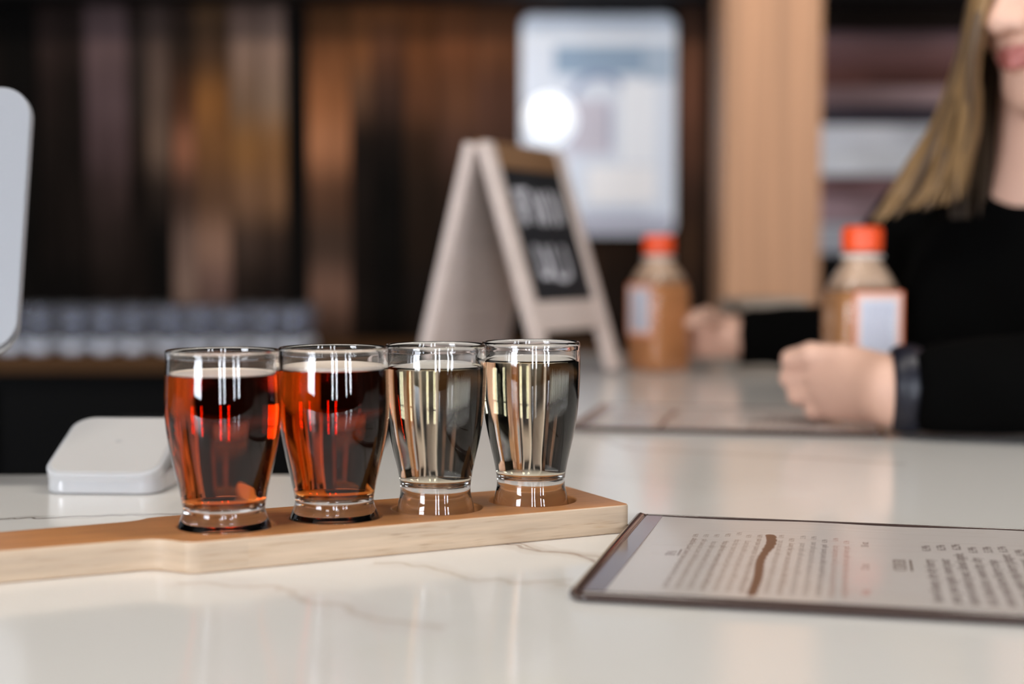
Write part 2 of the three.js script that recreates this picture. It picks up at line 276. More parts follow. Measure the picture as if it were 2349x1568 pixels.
// ------------------------------------------------------------------ the bar counter
const quartz = canvasTexture(2048, 2048, (g, w, h) => {              // 1.6 m square, x from -0.8, depth from 0.4
  g.fillStyle = '#eae8e4'; g.fillRect(0, 0, w, h);
  const X = (x) => (x + 0.8) / 1.6 * w, Y = (d) => h - (d - 0.4) / 1.6 * h, r = rng(77);
  for (let i = 0; i < 260; i++) { g.fillStyle = `rgba(${r() < 0.5 ? '196,186,176' : '238,232,228'},${0.02 + r() * 0.025})`; g.beginPath(); g.ellipse(r() * w, r() * h, 30 + r() * 160, 12 + r() * 50, r() * 3, 0, 7); g.fill(); }
  const vein = (pts, width, color, alpha, wob) => {
    for (let k = 0; k < 3; k++) {
      g.strokeStyle = color; g.lineWidth = width * (k ? 3.2 * k : 1); g.globalAlpha = alpha * (k ? 0.16 : 1); g.lineJoin = 'round'; g.beginPath(); let s = 0;
      for (let i = 0; i < pts.length - 1; i++) for (let j = 0; j < 26; j++, s++) { const t = j / 26, x = lerp(pts[i][0], pts[i + 1][0], t), d = lerp(pts[i][1], pts[i + 1][1], t), n = (fbm(s * 0.075, k * 0.4 + width, 40 + pts.length) - 0.47) * wob; g[s ? 'lineTo' : 'moveTo'](X(x + n * 0.3), Y(d + n)); }
      g.stroke();
    } g.globalAlpha = 1;
  };
  vein([[-0.34, 0.862], [-0.306, 0.867], [-0.285, 0.876], [-0.24, 0.879], [-0.2, 0.886], [-0.13, 0.9], [0.05, 0.96]], 2.2, '#4f4640', 0.62, 0.02);
  vein([[-0.04, 0.815], [-0.0154, 0.7965], [0.012, 0.775], [0.045, 0.746], [0.07, 0.735]], 3.2, '#8a7768', 0.5, 0.024);
  vein([[0.0, 0.80], [0.02, 0.775], [0.05, 0.757]], 2.2, '#94806f', 0.5, 0.02);
  vein([[-0.07, 0.745], [-0.045, 0.732], [-0.018, 0.702], [0.0, 0.695], [0.03, 0.70]], 3.5, '#b09c88', 0.34, 0.02);
  vein([[-0.16, 0.70], [-0.115, 0.68], [-0.097, 0.666], [-0.061, 0.6256], [-0.03, 0.6]], 6, '#b8a48e', 0.26, 0.03);
  vein([[0.02, 0.69], [0.05, 0.665], [0.09, 0.64]], 5, '#c3b5a6', 0.4, 0.02);
  vein([[-0.7, 1.0], [-0.5, 0.9], [-0.42, 0.84], [-0.34, 0.862]], 3, '#8a7d72', 0.5, 0.04);
  vein([[0.3, 1.1], [0.1, 1.2], [0.0, 1.5], [-0.05, 1.9]], 4, '#ac9c8e', 0.4, 0.05); vein([[0.3, 0.5], [0.45, 0.8], [0.7, 0.95]], 4, '#a99b90', 0.4, 0.05);
});
quartz.wrapS = quartz.wrapT = THREE.MirroredRepeatWrapping; quartz.repeat.set(1 / 1.6, 1 / 1.6); quartz.offset.set(0.5, -0.25);
const COUNTER = [[-1.7, 0.33], [1.7, 0.33], [1.7, 1.42], [0.47, 1.42], [0.47, 2.46], [-0.11, 2.46], [-0.11, 1.053], [-1.7, 1.056]];
{
  const t = thing('bar_counter', 'white veined stone bar counter that the wooden paddle and the menus lie on', 'bar counter');
  part('counter_top', slab(new THREE.Shape(COUNTER.map(([x, d]) => V2(x, d))), 0.03, 0.003, CT - 0.03), mat([1, 1, 1], 0.13, { map: quartz, ior: 1.5, specularIntensity: 0.8 }), t, 'white veined stone top');
  const inset = COUNTER.map(([x, d], i) => V2(x + [0.05, -0.05, -0.05, -0.05, -0.05, 0.05, 0.05, 0.05][i], d + [0.2, 0.2, -0.05, -0.05, -0.05, -0.05, -0.05, -0.05][i]));
  part('bar_front', slab(new THREE.Shape(inset), CT - 0.031, 0, 0.0005), mat([0.012, 0.009, 0.007], 0.7, { specularIntensity: 0.3 }), t, 'dark base under the top');
}

// ------------------------------------------------------------------ serving paddle
const AX = Math.cos(0.4625), AZ = Math.sin(0.4625), BOARD_TOP = 1.0662, BT = BOARD_TOP - CT;
const PADDLE = V(-0.1509, CT, -0.761);
const woodTex = texture(1024, 512, (x, y) => {                      // 0.36 m x 0.12 m, grain along x
  const q = fbm(x / 330, y / 46, 31, 3), g = fbm(x / 90, y / 7, 35, 3), pore = Math.max(0, fbm(x / 46, y / 2.6, 39, 2) - 0.5) * 3.2, k = Math.max(0, fbm(x / 70, y / 9, 44, 3) - 0.54);
  const b = 1 + 0.15 * (q - 0.47) + 0.13 * (g - 0.47) - 0.5 * pore * pore - 0.25 * k;
  return [234 * b, 193 * b - 22 * k - 8 * pore, 150 * b - 40 * k - 14 * pore];
});
woodTex.repeat.set(1 / 0.36, 1 / 0.12);
{
  const t = thing('serving_paddle', 'light wooden flight paddle with a handle, holding the four filled glasses', 'serving board', [PADDLE.x, PADDLE.y, PADDLE.z], 0.4625);
  const s = new THREE.Shape();
  s.moveTo(-0.215, -0.0175); s.lineTo(-0.052, -0.0205); s.bezierCurveTo(-0.042, -0.0207, -0.038, -0.027, -0.033, -0.0345); s.bezierCurveTo(-0.0305, -0.0385, -0.028, -0.040, -0.0232, -0.040);
  s.lineTo(0.2185, -0.040); s.quadraticCurveTo(0.225, -0.040, 0.225, -0.0345); s.lineTo(0.225, 0.036); s.quadraticCurveTo(0.225, 0.0413, 0.219, 0.0413);
  s.lineTo(-0.022, 0.0413); s.bezierCurveTo(-0.030, 0.0413, -0.033, 0.041, -0.036, 0.038); s.bezierCurveTo(-0.040, 0.0345, -0.046, 0.0338, -0.056, 0.0337); s.lineTo(-0.215, 0.0322); s.absarc(-0.215, 0.00735, 0.02485, Math.PI / 2, Math.PI * 1.5);
  for (let i = 0; i < 4; i++) { const h = new THREE.Path(); h.absarc(i * 0.0606, 0, 0.0254, 0, Math.PI * 2, true); s.holes.push(h); }
  const list = [slab(s, BT, 0.0011, 0, 40)];
  const whole = list[0], nn = whole.attributes.normal, low = [], high = [];
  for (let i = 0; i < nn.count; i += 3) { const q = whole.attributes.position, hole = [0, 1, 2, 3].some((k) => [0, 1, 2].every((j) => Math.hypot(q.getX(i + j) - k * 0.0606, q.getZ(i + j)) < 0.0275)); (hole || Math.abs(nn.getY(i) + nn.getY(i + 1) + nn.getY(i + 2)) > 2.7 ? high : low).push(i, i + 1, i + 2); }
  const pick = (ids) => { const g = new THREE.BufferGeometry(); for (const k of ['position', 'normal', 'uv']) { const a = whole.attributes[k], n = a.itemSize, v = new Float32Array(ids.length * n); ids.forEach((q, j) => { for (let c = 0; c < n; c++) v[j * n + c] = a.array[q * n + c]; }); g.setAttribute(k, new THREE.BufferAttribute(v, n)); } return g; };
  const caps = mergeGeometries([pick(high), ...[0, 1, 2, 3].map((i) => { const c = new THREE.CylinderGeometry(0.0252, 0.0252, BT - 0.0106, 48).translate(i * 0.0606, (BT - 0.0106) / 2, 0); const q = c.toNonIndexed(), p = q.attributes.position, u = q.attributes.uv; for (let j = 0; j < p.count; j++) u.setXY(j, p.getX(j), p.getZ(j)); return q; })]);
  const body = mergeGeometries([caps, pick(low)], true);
  const finish = { map: woodTex, clearcoat: 0.25, clearcoatRoughness: 0.25 };
  part('paddle_body', body, [mat([0.72, 0.47, 0.27], 0.42, finish), mat([0.70, 0.80, 0.97], 0.5, finish)], t);  // one wood in two tints: light on top and sides put into colour
}

// ------------------------------------------------------------------ the four filled glasses
{
  // the glass meets air outside and above the drink, and the drink below its level: the wetted face has the index of glass against drink
  const wetMat = mat([1, 1, 1], 0.0, { transmission: 1, thickness: 0.003, ior: 1.5 / 1.34 }), surfaceMat = mat([1, 1, 1], 0.0, { transmission: 1, thickness: 0.003, ior: 1.34 });
  function wetted(outer, inner, level) {
    const run = profile([inner], 4), k = run.findIndex((p) => p.y < level), a = run[k - 1], b = run[k], t = (a.y - level) / (a.y - b.y), edge = V2(lerp(a.x, b.x, t), level);
    const all = new THREE.LatheGeometry([...profile([...outer], 4), ...run.slice(1, k), edge, ...run.slice(k)], 112), dry = profile([...outer], 4).length + k - 1, rings = dry + 1 + run.length - k, strips = rings - 1;
    const old = all.index.array, A = [], B = [];                    // faces of a lathe run strip by strip round the axis
    for (let f = 0; f < old.length; f += 6) (((f / 6) % strips) < dry ? A : B).push(...old.slice(f, f + 6));
    all.setIndex([...A, ...B]); all.clearGroups(); all.addGroup(0, A.length, 0); all.addGroup(A.length, B.length, 1);
    return { all, r: edge.x };
  }
  function drinkGeometry(inner, level) {
    const run = profile([inner.slice().reverse()], 5), pts = [];
    for (const p of run) { if (p.y >= level - 0.0006) break; pts.push(V2(Math.max(0, p.x - 0.00012), p.y + (p.x < 0.017 ? 0.00015 : 0.00005))); }
    pts.push(V2(pts.at(-1).x, level - 0.0002), V2(0, level - 0.0002));
    return new THREE.LatheGeometry(pts, 96);
  }
  const liquid = (r, g, b) => mat([1, 1, 1], 0.0, { transmission: 1, thickness: 0.05, ior: 1.0, attenuationColor: new THREE.Color().setRGB(r, g, b), attenuationDistance: 0.05 });
  const foamMat = mat([0.86, 0.74, 0.63], 0.7), film1 = mat([0.9, 0.8, 0.72], 0.7, { transparent: true, opacity: 0.72 }), film0 = mat([0.9, 0.86, 0.8], 0.7, { transparent: true, opacity: 0.55 });
  const G = 'filled tasting glasses on the wooden paddle';
  const list = [
    [OUT_A, IN_A, 0.0800, liquid(0.88, 0.105, 0.010), 'leftmost tasting glass on the paddle, filled with red amber cider', 'red amber cider', 1],
    [OUT_A, IN_A, 0.0805, liquid(0.84, 0.09, 0.004), 'tasting glass of dark amber cider with a tan foam top, second from the paddle handle', 'dark amber cider', 2],
    [OUT_B, IN_B, 0.0795, liquid(0.93, 0.87, 0.66), 'tasting glass of pale straw cider standing next to the dark amber one', 'pale straw cider', 0],
    [OUT_B, IN_B, 0.0815, liquid(0.93, 0.87, 0.66), 'tasting glass of pale straw cider at the far end of the paddle', 'pale straw cider', 0],
  ];
  list.forEach(([outer, inner, level, m, label, what, foam], i) => {
    const d = i * 0.0606, off = [-0.0012, -0.0005, -0.0008, -0.0008][i];
    const t = thing('tasting_glass', label, 'glass', [PADDLE.x + AX * d + off, BOARD_TOP - 0.0001, PADDLE.z - AZ * d], i * 0.9, G);
    const { all, r } = wetted(outer, inner, level), lift = foam ? 0.0005 : 0.0013;
    part('glass_body', all, [glassMat, wetMat], t, 'clear glass with heavy foot');
    part('cider', drinkGeometry(inner, level), m, t, what);
    part('drink_surface', new THREE.LatheGeometry([V2(r - 0.00003, level + lift), V2(r - 0.0006, level + lift * 0.5), V2(r - 0.0014, level + lift * 0.15), V2(r - 0.003, level), V2(r * 0.5, level), V2(0, level)], 112), surfaceMat, t);
    if (foam !== 2) part('bubble_film', new THREE.CircleGeometry(r - 0.0022, 72).rotateX(-Math.PI / 2).translate(0, level + 0.0004, 0), foam ? film1 : film0, t, 'thin pale film of bubbles');
    if (foam === 2) part('foam', new THREE.LatheGeometry([V2(0, level + 0.0002), V2(r - 0.0012, level + 0.0002), V2(r - 0.0004, level + 0.0008), V2(r - 0.0004, level + 0.0026), V2(r - 0.0016, level + 0.0022), V2(r - 0.004, level + 0.0012), V2(r * 0.5, level + 0.0009), V2(0, level + 0.0009)], 96), foamMat, t, 'thin tan foam');
    if (foam === 1) part('foam', new THREE.LatheGeometry([V2(r - 0.0035, level + 0.0003), V2(r - 0.0005, level + 0.0001), V2(r - 0.0004, level + 0.0013), V2(r - 0.0013, level + 0.0011), V2(r - 0.0035, level + 0.0003)], 96), foamMat, t, 'thin rim of foam');
  });
}

// ------------------------------------------------------------------ menus
const pageTex = canvasTexture(1024, 1320, (g, w, h) => {             // page 0.206 x 0.262, its head is the upper side
  g.fillStyle = '#cec7c3'; g.fillRect(0, 0, w, h);
  const r = rng(9), mm = w / 206, top = (q) => q * mm;
  for (let i = 0; i < 420; i++) { g.strokeStyle = `rgba(${r() < 0.5 ? '176,160,152' : '220,212,208'},${0.06 + r() * 0.12})`; g.lineWidth = 2 + r() * 9; const x = r() * w, y = r() * h, l = 60 + r() * 260; g.beginPath(); g.moveTo(x, y); g.bezierCurveTo(x + 8, y + l * 0.3, x - 8, y + l * 0.6, x + 4, y + l); g.stroke(); }
  const words = 'crisp dry apple semi sweet pear honey hop cherry ginger berry barrel aged orchard blend tart rich'.split(' ');
  const line = (y, x0, x1, size, color, abv, bold) => {
    g.font = (bold ? 'bold ' : '') + size + 'px serif'; g.fillStyle = color; let x = x0; const end = x1 - g.measureText(' ' + abv).width;
    while (true) { const s = words[Math.floor(r() * words.length)] + (r() < 0.3 ? ', ' : ' '), l = g.measureText(s).width; if (x + l > end) break; g.fillText(s, x, y); x += l; }
    g.fillText(abv, x1 - g.measureText(abv).width, y);
  };
  const X0 = top(22), ends = [158, 158, 159, 162, 167, 160, 161, 0, 163, 155, 164, 164, 157, 163, 157];
  g.fillStyle = '#6d554c'; g.font = 'bold 34px serif'; g.fillText('IPA', top(96), top(21)); g.fillRect(top(96), top(22.5), top(17), 4);
  for (let i = 0; i < 15; i++) {
    const y = top(27 + i * 5.9);
    if (i === 7) {                                                   // the thick brown line with its bend
      g.strokeStyle = '#5c3a26'; g.lineCap = 'round';
      for (let k = 0; k < 90; k++) { const t = k / 90, x = lerp(X0 - top(4), top(160), t), yy = y - 6 + top(2.4) * Math.sin(t * 9.5) * t * 0.8; g.lineWidth = 15 + 5 * (k % 2) + (t > 0.7 ? 5 : 0); g.globalAlpha = 0.9; g.beginPath(); g.moveTo(x, yy - 3); g.lineTo(x + 12, yy + 3 * Math.sin(k * 2.1)); g.stroke(); }
      g.globalAlpha = 1; continue;
    }
    const cols = i > 9 && i < 13 ? '#6b625e' : i > 12 ? '#96695a' : '#7b6659';
    line(y, X0, top(ends[i]), 19, cols, ['6.9%', '6.5%', '6.9%', '5.5%', '6.9%', '6.5%', '6.0%', '', '6.9%', '6.5%', '5.5%', '6.9%', '6.5%', '6.0%', '6.5%'][i], i % 3 === 0);
  }
  g.fillStyle = '#a8604f'; g.font = 'bold 27px serif'; g.fillText('8 oz', top(28), top(120)); g.fillStyle = '#80675c'; g.fillText('12 oz', top(84), top(120)); g.fillStyle = '#5f4238'; g.fillText('16 oz', top(142), top(120));
  g.fillStyle = '#6a564b'; g.font = 'bold 44px serif'; g.fillText('CIDER', top(84), top(138)); g.fillRect(top(84), top(140), top(28), 5);
  for (let i = 0; i < 8; i++) line(top(152 + i * 7.9), X0, top(152 + (i % 3) * 3), 33, '#4a3631', ['6.9%', '6.5%', '6.2%', '6.9%', '5.5%', '6.5%', '6.9%', '6.0%'][i], true);
  g.fillStyle = '#7b6659'; g.fillRect(top(70), top(224), top(60), 6); for (let i = 0; i < 4; i++) line(top(236 + i * 6.4), X0, top(160), 20, '#75625a', '', false);
});
const menuProto = (() => {
  const t = thing('menu', 'printed drinks menu in a dark brown cover lying in front, right of the paddle', 'menu');
  // local x runs down the page (to the right in the picture), local -z is away from the camera
  const L = 0.284, W = 0.2215, r = 0.0026, cover = mat([0.045, 0.026, 0.024], 0.3, { clearcoat: 0.6, clearcoatRoughness: 0.15 });
  part('cover', slab(roundedRect(L - 0.004, W - 0.004, 0.005, L / 2, W / 2), 0.0022, 0.0004, 0.0002), cover, t);
  const path = new THREE.CurvePath(), c = roundedRect(L - 2 * r, W - 2 * r, 0.006, L / 2, W / 2).getPoints(8).map((p) => V(p.x, 0.0027, -p.y));
  const edge = new THREE.TubeGeometry(new THREE.CatmullRomCurve3(c, true, 'catmullrom', 0.05), 220, r, 8, true);
  { const q = edge.attributes.position; for (let i = 0; i < q.count; i++) if (q.getZ(i) < -W + 0.0075) { q.setZ(i, -W + 0.0014 + (q.getZ(i) + W - r) * 0.35); q.setY(i, 0.0021 + (q.getY(i) - 0.0027) * 0.5); } edge.computeVertexNormals(); }
  part('binding', edge, mat([0.05, 0.028, 0.022], 0.22, { clearcoat: 1, clearcoatRoughness: 0.08 }), t, 'glossy dark brown edge binding');
  part('head_strip', slab(new THREE.Shape([V2(0.003, 0.004), V2(0.0155, 0.004), V2(0.0155, W - 0.004), V2(0.003, W - 0.004)]), 0.0006, 0, 0.0024), mat([0.17, 0.115, 0.115], 0.3, { clearcoat: 1, clearcoatRoughness: 0.12 }), t, 'dull brown strip');
  part('edge_strip', slab(new THREE.Shape([V2(0.017, 0.004), V2(L - 0.005, 0.004), V2(L - 0.005, 0.0115), V2(0.017, 0.0115)]), 0.0004, 0, 0.0028), mat([0.34, 0.25, 0.2], 0.25, { clearcoat: 1, clearcoatRoughness: 0.1 }), t, 'glossy beige strip');
  const pw = W - 0.009, pl = L - 0.0195, pg = new THREE.PlaneGeometry(pl, pw, 40, 12).rotateX(-Math.PI / 2).translate(0.0155 + pl / 2, 0.0027, -0.0045 - pw / 2), p = pg.attributes.position, u = pg.attributes.uv;
  for (let i = 0; i < p.count; i++) { u.setXY(i, (-p.getZ(i) - 0.0045) / pw, 1 - (p.getX(i) - 0.0155) / pl); p.setY(i, p.getY(i) + 0.0003 * Math.sin(p.getX(i) * 60 + p.getZ(i) * 21)); }
  pg.computeVertexNormals();
  part('page', pg, mat([1, 1, 1], 0.5, { map: pageTex, clearcoat: 0.5, clearcoatRoughness: 0.1 }), t, 'pinkish beige printed page');
  return t;
})();
menuProto.position.set(0.0246, CT, -0.6545); menuProto.rotation.y = -0.235; menuProto.rotation.order = 'YXZ';
{ // its side lies 16 degrees off the depth axis, so the page is turned about its near left corner
  const t = menuProto.clone(); t.name = numbered('menu'); t.userData = { label: 'second menu lying flat on the counter under the resting hand', category: 'menu' };
  t.position.set(0.05, CT, -1.325); t.rotation.y = -0.212; scene.add(t);
}

// ------------------------------------------------------------------ card reader and tablet at the left
{
  const white = mat([0.54, 0.54, 0.55], 0.22, { clearcoat: 0.5, clearcoatRoughness: 0.1 });
  const t = thing('card_reader', 'small white square card reader tilted on its dock at the left of the paddle', 'card reader', [-0.2725, CT, -0.998], -0.06);
  const W = 0.0795, Dp = 0.072;
  const wedge = (w, d, r, y0, front, back, bev) => { const g = slab(roundedRect(w, d, r), 1, bev, 0, 10), p = g.attributes.position; for (let i = 0; i < p.count; i++) { const k = (0.5 - p.getZ(i) / Dp), top = lerp(front, back, k), y = p.getY(i); p.setY(i, y > 0.5 ? top - (1 - y) : y0 + y); } g.computeVertexNormals(); return g; };
  part('dock', wedge(W - 0.006, Dp - 0.002, 0.012, 0.0004, 0.0115, 0.039, 0.0012), mat([0.3, 0.28, 0.27], 0.35), t, 'light grey dock');
  const top = slab(roundedRect(W, 0.079, 0.0155), 0.0088, 0.0021, 0, 12).rotateX(0.405).translate(0, 0.0213, 0.0012); 
  part('reader_body', top, white, t);
  part('face_plate', slab(roundedRect(W - 0.006, 0.073, 0.013), 0.0007, 0.0002, 0.0086, 12).rotateX(0.405).translate(0, 0.0213, 0.0012), mat([0.53, 0.51, 0.49], 0.45), t, 'smooth white face');
  part('contact_mark', slab(roundedRect(0.005, 0.004, 0.0015, 0.001, 0.004), 0.0003, 0, 0.0092, 6).rotateX(0.405).translate(0, 0.0213, 0.0012), mat([0.46, 0.45, 0.44], 0.5), t, 'faint grey mark');
  part('base_skirt', slab(roundedRect(W - 0.0005, 0.0775, 0.015), 0.0118, 0.0024, 0.0003, 12), white, t, 'glossy white base');
}
{
  const white = mat([0.325, 0.335, 0.36], 0.38, { clearcoat: 0.3, clearcoatRoughness: 0.3 });
  const t = thing('tablet_stand', 'white tablet terminal with rounded corners on a stand, cut by the left frame edge', 'tablet', [-0.475, CT, -1.0]);
  const W = 0.28, H = 0.187, tilt = -0.24;
  const head = new THREE.Group(); head.name = 'tablet'; head.position.set(0, 0.184, -0.008); head.rotation.x = tilt; t.add(head);
  const s = (w, h, r, d, z, b) => new THREE.ExtrudeGeometry(roundedRect(w, h, r), { depth: d - 2 * b, bevelEnabled: true, bevelSize: b, bevelThickness: b, bevelOffset: -b, bevelSegments: 3, curveSegments: 16 }).translate(0, 0, z + b);
  part('shell', s(W, H, 0.022, 0.009, 0, 0.0015), white, head, 'white back shell');
  part('rim', s(W - 0.004, H + 0.006, 0.0235, 0.005, -0.0055, 0.001), mat([0.5, 0.5, 0.5], 0.2, { clearcoat: 0.6 }), head, 'glossy rim');
  part('screen', s(W - 0.02, H - 0.02, 0.012, 0.002, -0.0072, 0.0005), mat([0.01, 0.01, 0.012], 0.1), head, 'dark screen on the far side');
  part('neck', rbox(0.05, 0.17, 0.02, 0.006, 0, 0.085, -0.022), white, t);
  part('foot', slab(roundedRect(0.15, 0.12, 0.02, 0, 0.01), 0.012, 0.002, 0.0003), white, t);
}

// ------------------------------------------------------------------ A-frame sign
{
  const NX = 0.87, NZ = 0.5, Wd = 0.215;                             // normal of the sign's front, its ridge lies across it
  const t = thing('chalkboard_sign', 'small whitewashed wooden A-frame sign with a black chalkboard on the counter', 'sign', [0.005, CT, -1.975], Math.PI / 2 - Math.atan2(0.5, 0.87));
  // local x along the ridge (near end negative), local z towards the front
  const limeTex = texture(128, 256, (x, y) => { const b = 1 + 0.3 * (fbm(x / 5, y / 60, 51) - 0.47) + 0.2 * (fbm(x / 30, y / 40, 55) - 0.47); return [216 * b, 198 * b, 188 * b]; });
  limeTex.repeat.set(4, 3);
  const lime = mat([1, 1, 1], 0.75, { map: limeTex }), brown = mat([0.25, 0.13, 0.06], 0.7);
  const HT = 0.318, lean = 0.30;
  const board = canvasTexture(256, 384, (g, w, h) => {
    g.fillStyle = '#17171b'; g.fillRect(0, 0, w, h); g.strokeStyle = '#d8d6dc'; g.lineCap = 'round';
    const r = rng(4); const strokes = (y0, y1, list) => { for (const [x, b] of list) { g.lineWidth = 11 + r() * 5; g.beginPath(); g.moveTo(x, y0 + r() * 8); g.bezierCurveTo(x + b, lerp(y0, y1, 0.3), x + b * 1.5, lerp(y0, y1, 0.7), x + b * 0.4, y1 - r() * 8); g.stroke(); } };
    strokes(62, 158, [[40, 6], [66, -8], [96, 10], [122, 6], [150, -6], [178, 10], [206, 4]]);
    g.beginPath(); g.moveTo(34, 66); g.lineTo(84, 62); g.moveTo(36, 108); g.lineTo(76, 106); g.stroke();
    strokes(222, 318, [[58, 4], [92, 8], [126, -6], [176, 6]]); g.lineWidth = 14; g.beginPath(); g.arc(150, 292, 28, 0, Math.PI); g.stroke(); g.beginPath(); g.arc(76, 292, 18, 0, Math.PI); g.stroke();
  });
  for (const side of [1, -1]) {
    const p = new THREE.Group(); p.name = side > 0 ? 'front_panel' : 'back_panel'; p.position.set(0, HT * Math.cos(lean) + 0.0025, 0); p.rotation.x = side > 0 ? -lean : 0.26; t.add(p);
    const z = side * 0.009;
    for (const x of [-1, 1]) part('stile', rbox(0.024, HT, 0.016, 0.003, x * (Wd / 2 - 0.012), -HT / 2, z), lime, p);
    part('rail', rbox(Wd - 0.047, 0.03, 0.014, 0.003, 0, -0.02, z), side > 0 ? brown : lime, p);
    part('rail', rbox(Wd - 0.047, 0.04, 0.014, 0.003, 0, side > 0 ? -0.236 : -0.26, z), lime, p);
    if (side > 0) { const c = part('chalkboard', rbox(Wd - 0.043, 0.188, 0.008, 0.001, 0, -0.126, z), mat([0.009, 0.009, 0.011], 0.7), p, 'black chalkboard'); part('chalk_writing', new THREE.PlaneGeometry(Wd - 0.05, 0.184).translate(0, -0.126, z + 0.0043), mat([1, 1, 1], 0.8, { map: board }), c, 'white chalk strokes'); }
    else part('panel_board', rbox(Wd - 0.043, 0.235, 0.008, 0.001, 0, -0.13, z), lime, p);
  }
  part('hinge', new THREE.CylinderGeometry(0.006, 0.006, Wd * 0.9, 12).rotateZ(Math.PI / 2).translate(0, HT * Math.cos(lean) + 0.003, 0), brown, t);
}

// ------------------------------------------------------------------ cider jugs
function squircle(half, k) { const out = []; for (let i = 0; i < 48; i++) { const a = i / 48 * Math.PI * 2, c = Math.cos(a), s = Math.sin(a), n = 2 + k * 3.2; const q = Math.pow(Math.pow(Math.abs(c), n) + Math.pow(Math.abs(s), n), -1 / n); out.push([half * q * c, half * q * s]); } return out; }
function loft(rings, capLow = true, capHigh = true) {                // rings of [half width, squareness, y]
  const pos = [], idx = []; const n = 48;
  for (const [h, k, y] of rings) for (const [x, z] of squircle(h, k)) pos.push(x, y, z);
  for (let r = 0; r < rings.length - 1; r++) for (let i = 0; i < n; i++) { const a = r * n + i, b = r * n + (i + 1) % n; idx.push(a, a + n, b, b, a + n, b + n); }
  const cap = (r, flip) => { const c = pos.length / 3; pos.push(0, rings[r][2], 0); for (let i = 0; i < n; i++) { const a = r * n + i, b = r * n + (i + 1) % n; flip ? idx.push(c, a, b) : idx.push(c, b, a); } };
  if (capLow) cap(0, true); if (capHigh) cap(rings.length - 1, false);
  const g = new THREE.BufferGeometry(); g.setAttribute('position', new THREE.Float32BufferAttribute(pos, 3)); g.setIndex(idx); g.computeVertexNormals(); return g;
}
const jugRings = [[0.031, 0.5, 0], [0.0350, 0.7, 0.0025], [0.0370, 0.9, 0.008], [0.0370, 1, 0.03], [0.0365, 1, 0.06], [0.0370, 1, 0.1], [0.0365, 0.95, 0.112], [0.0345, 0.7, 0.124], [0.0295, 0.4, 0.137], [0.0240, 0.15, 0.148], [0.0200, 0, 0.155], [0.0190, 0, 0.163], [0.0190, 0, 0.170]];
const labelTex = canvasTexture(256, 512, (g, w, h) => {
  g.fillStyle = '#e8703c'; g.fillRect(0, 0, w, h); g.fillStyle = '#f1c9b8'; g.fillRect(10, 14, w - 20, h - 28); g.fillStyle = '#dcdde6'; g.fillRect(34, 60, w - 68, h - 120); const r = rng(12);
  g.fillStyle = '#a7a9bd'; for (let y = 90; y < h - 80; y += 17) { let x = 44; while (x < w - 52) { const l = 8 + r() * 26; if (x + l < w - 44) g.fillRect(x, y, l, 8); x += l + 7; } }
});
function jug(name, label, at, turn, amber) {
  const t = thing(name, label, 'bottle', at, turn);
  part('shell', loft(jugRings), mat([0.96, 0.93, 0.9], 0.06, { transmission: 1, thickness: 0, ior: 1.45 }), t, 'clear plastic');
  part('cider', loft(jugRings.slice(0, 8).map(([h, k, y]) => [h - 0.0012, k, y + 0.001])), mat(amber, 0.25), t, 'cloudy amber cider');
  part('froth', loft(jugRings.slice(7, 12).map(([h, k, y]) => [h - 0.0012, k, y + 0.0015])), mat([0.62, 0.45, 0.33], 0.35), t, 'paler cider in the neck');
  part('neck_ring', new THREE.TorusGeometry(0.0205, 0.0022, 10, 40).rotateX(Math.PI / 2).translate(0, 0.161, 0), mat([0.9, 0.8, 0.72], 0.3), t);
  const ribs = []; for (let i = 0; i < 30; i++) ribs.push(box(0.0016, 0.02, 0.0016).translate(0.0208, 0.1795, 0).rotateY(i / 30 * Math.PI * 2));
  part('cap', merge([new THREE.LatheGeometry([V2(0, 0.1655), V2(0.0205, 0.1655), V2(0.021, 0.168), V2(0.0208, 0.189), V2(0.0192, 0.193), V2(0, 0.193)], 40), ...ribs]), mat([0.92, 0.105, 0.02], 0.4), t, 'orange red screw cap');
  const lg = new THREE.BoxGeometry(0.054, 0.074, 0.0008, 12, 1, 1).translate(0.004, 0.087, 0.0373);
  part('label', lg, mat([1, 1, 1], 0.5, { map: labelTex }), t, 'white and orange paper label');
  return t;
}
jug('cider_jug', 'amber jug with orange cap beside the chalkboard sign, held by the far hand', [0.208, CT, -2.06], -0.98, [0.56, 0.255, 0.11]);
jug('cider_jug', 'amber jug with orange cap and white label standing right behind the near hand', [0.376, CT, -1.56], 0.14, [0.46, 0.225, 0.095]);

// folded cloth behind the far sleeve
{
  const t = thing('bar_towel', 'folded beige bar towel lying behind the black sleeve below the post', 'towel', [0.405, CT, -2.34], 0.1);
  const cloth = mat([0.42, 0.35, 0.29], 0.95);
  for (let i = 0; i < 5; i++) part('fold', rbox(0.112 - (i % 2) * 0.006, 0.02, 0.15 - (i % 3) * 0.008, 0.0095, (i % 2) * 0.003, 0.0105 + i * 0.019, 0, 4), cloth, t);
}

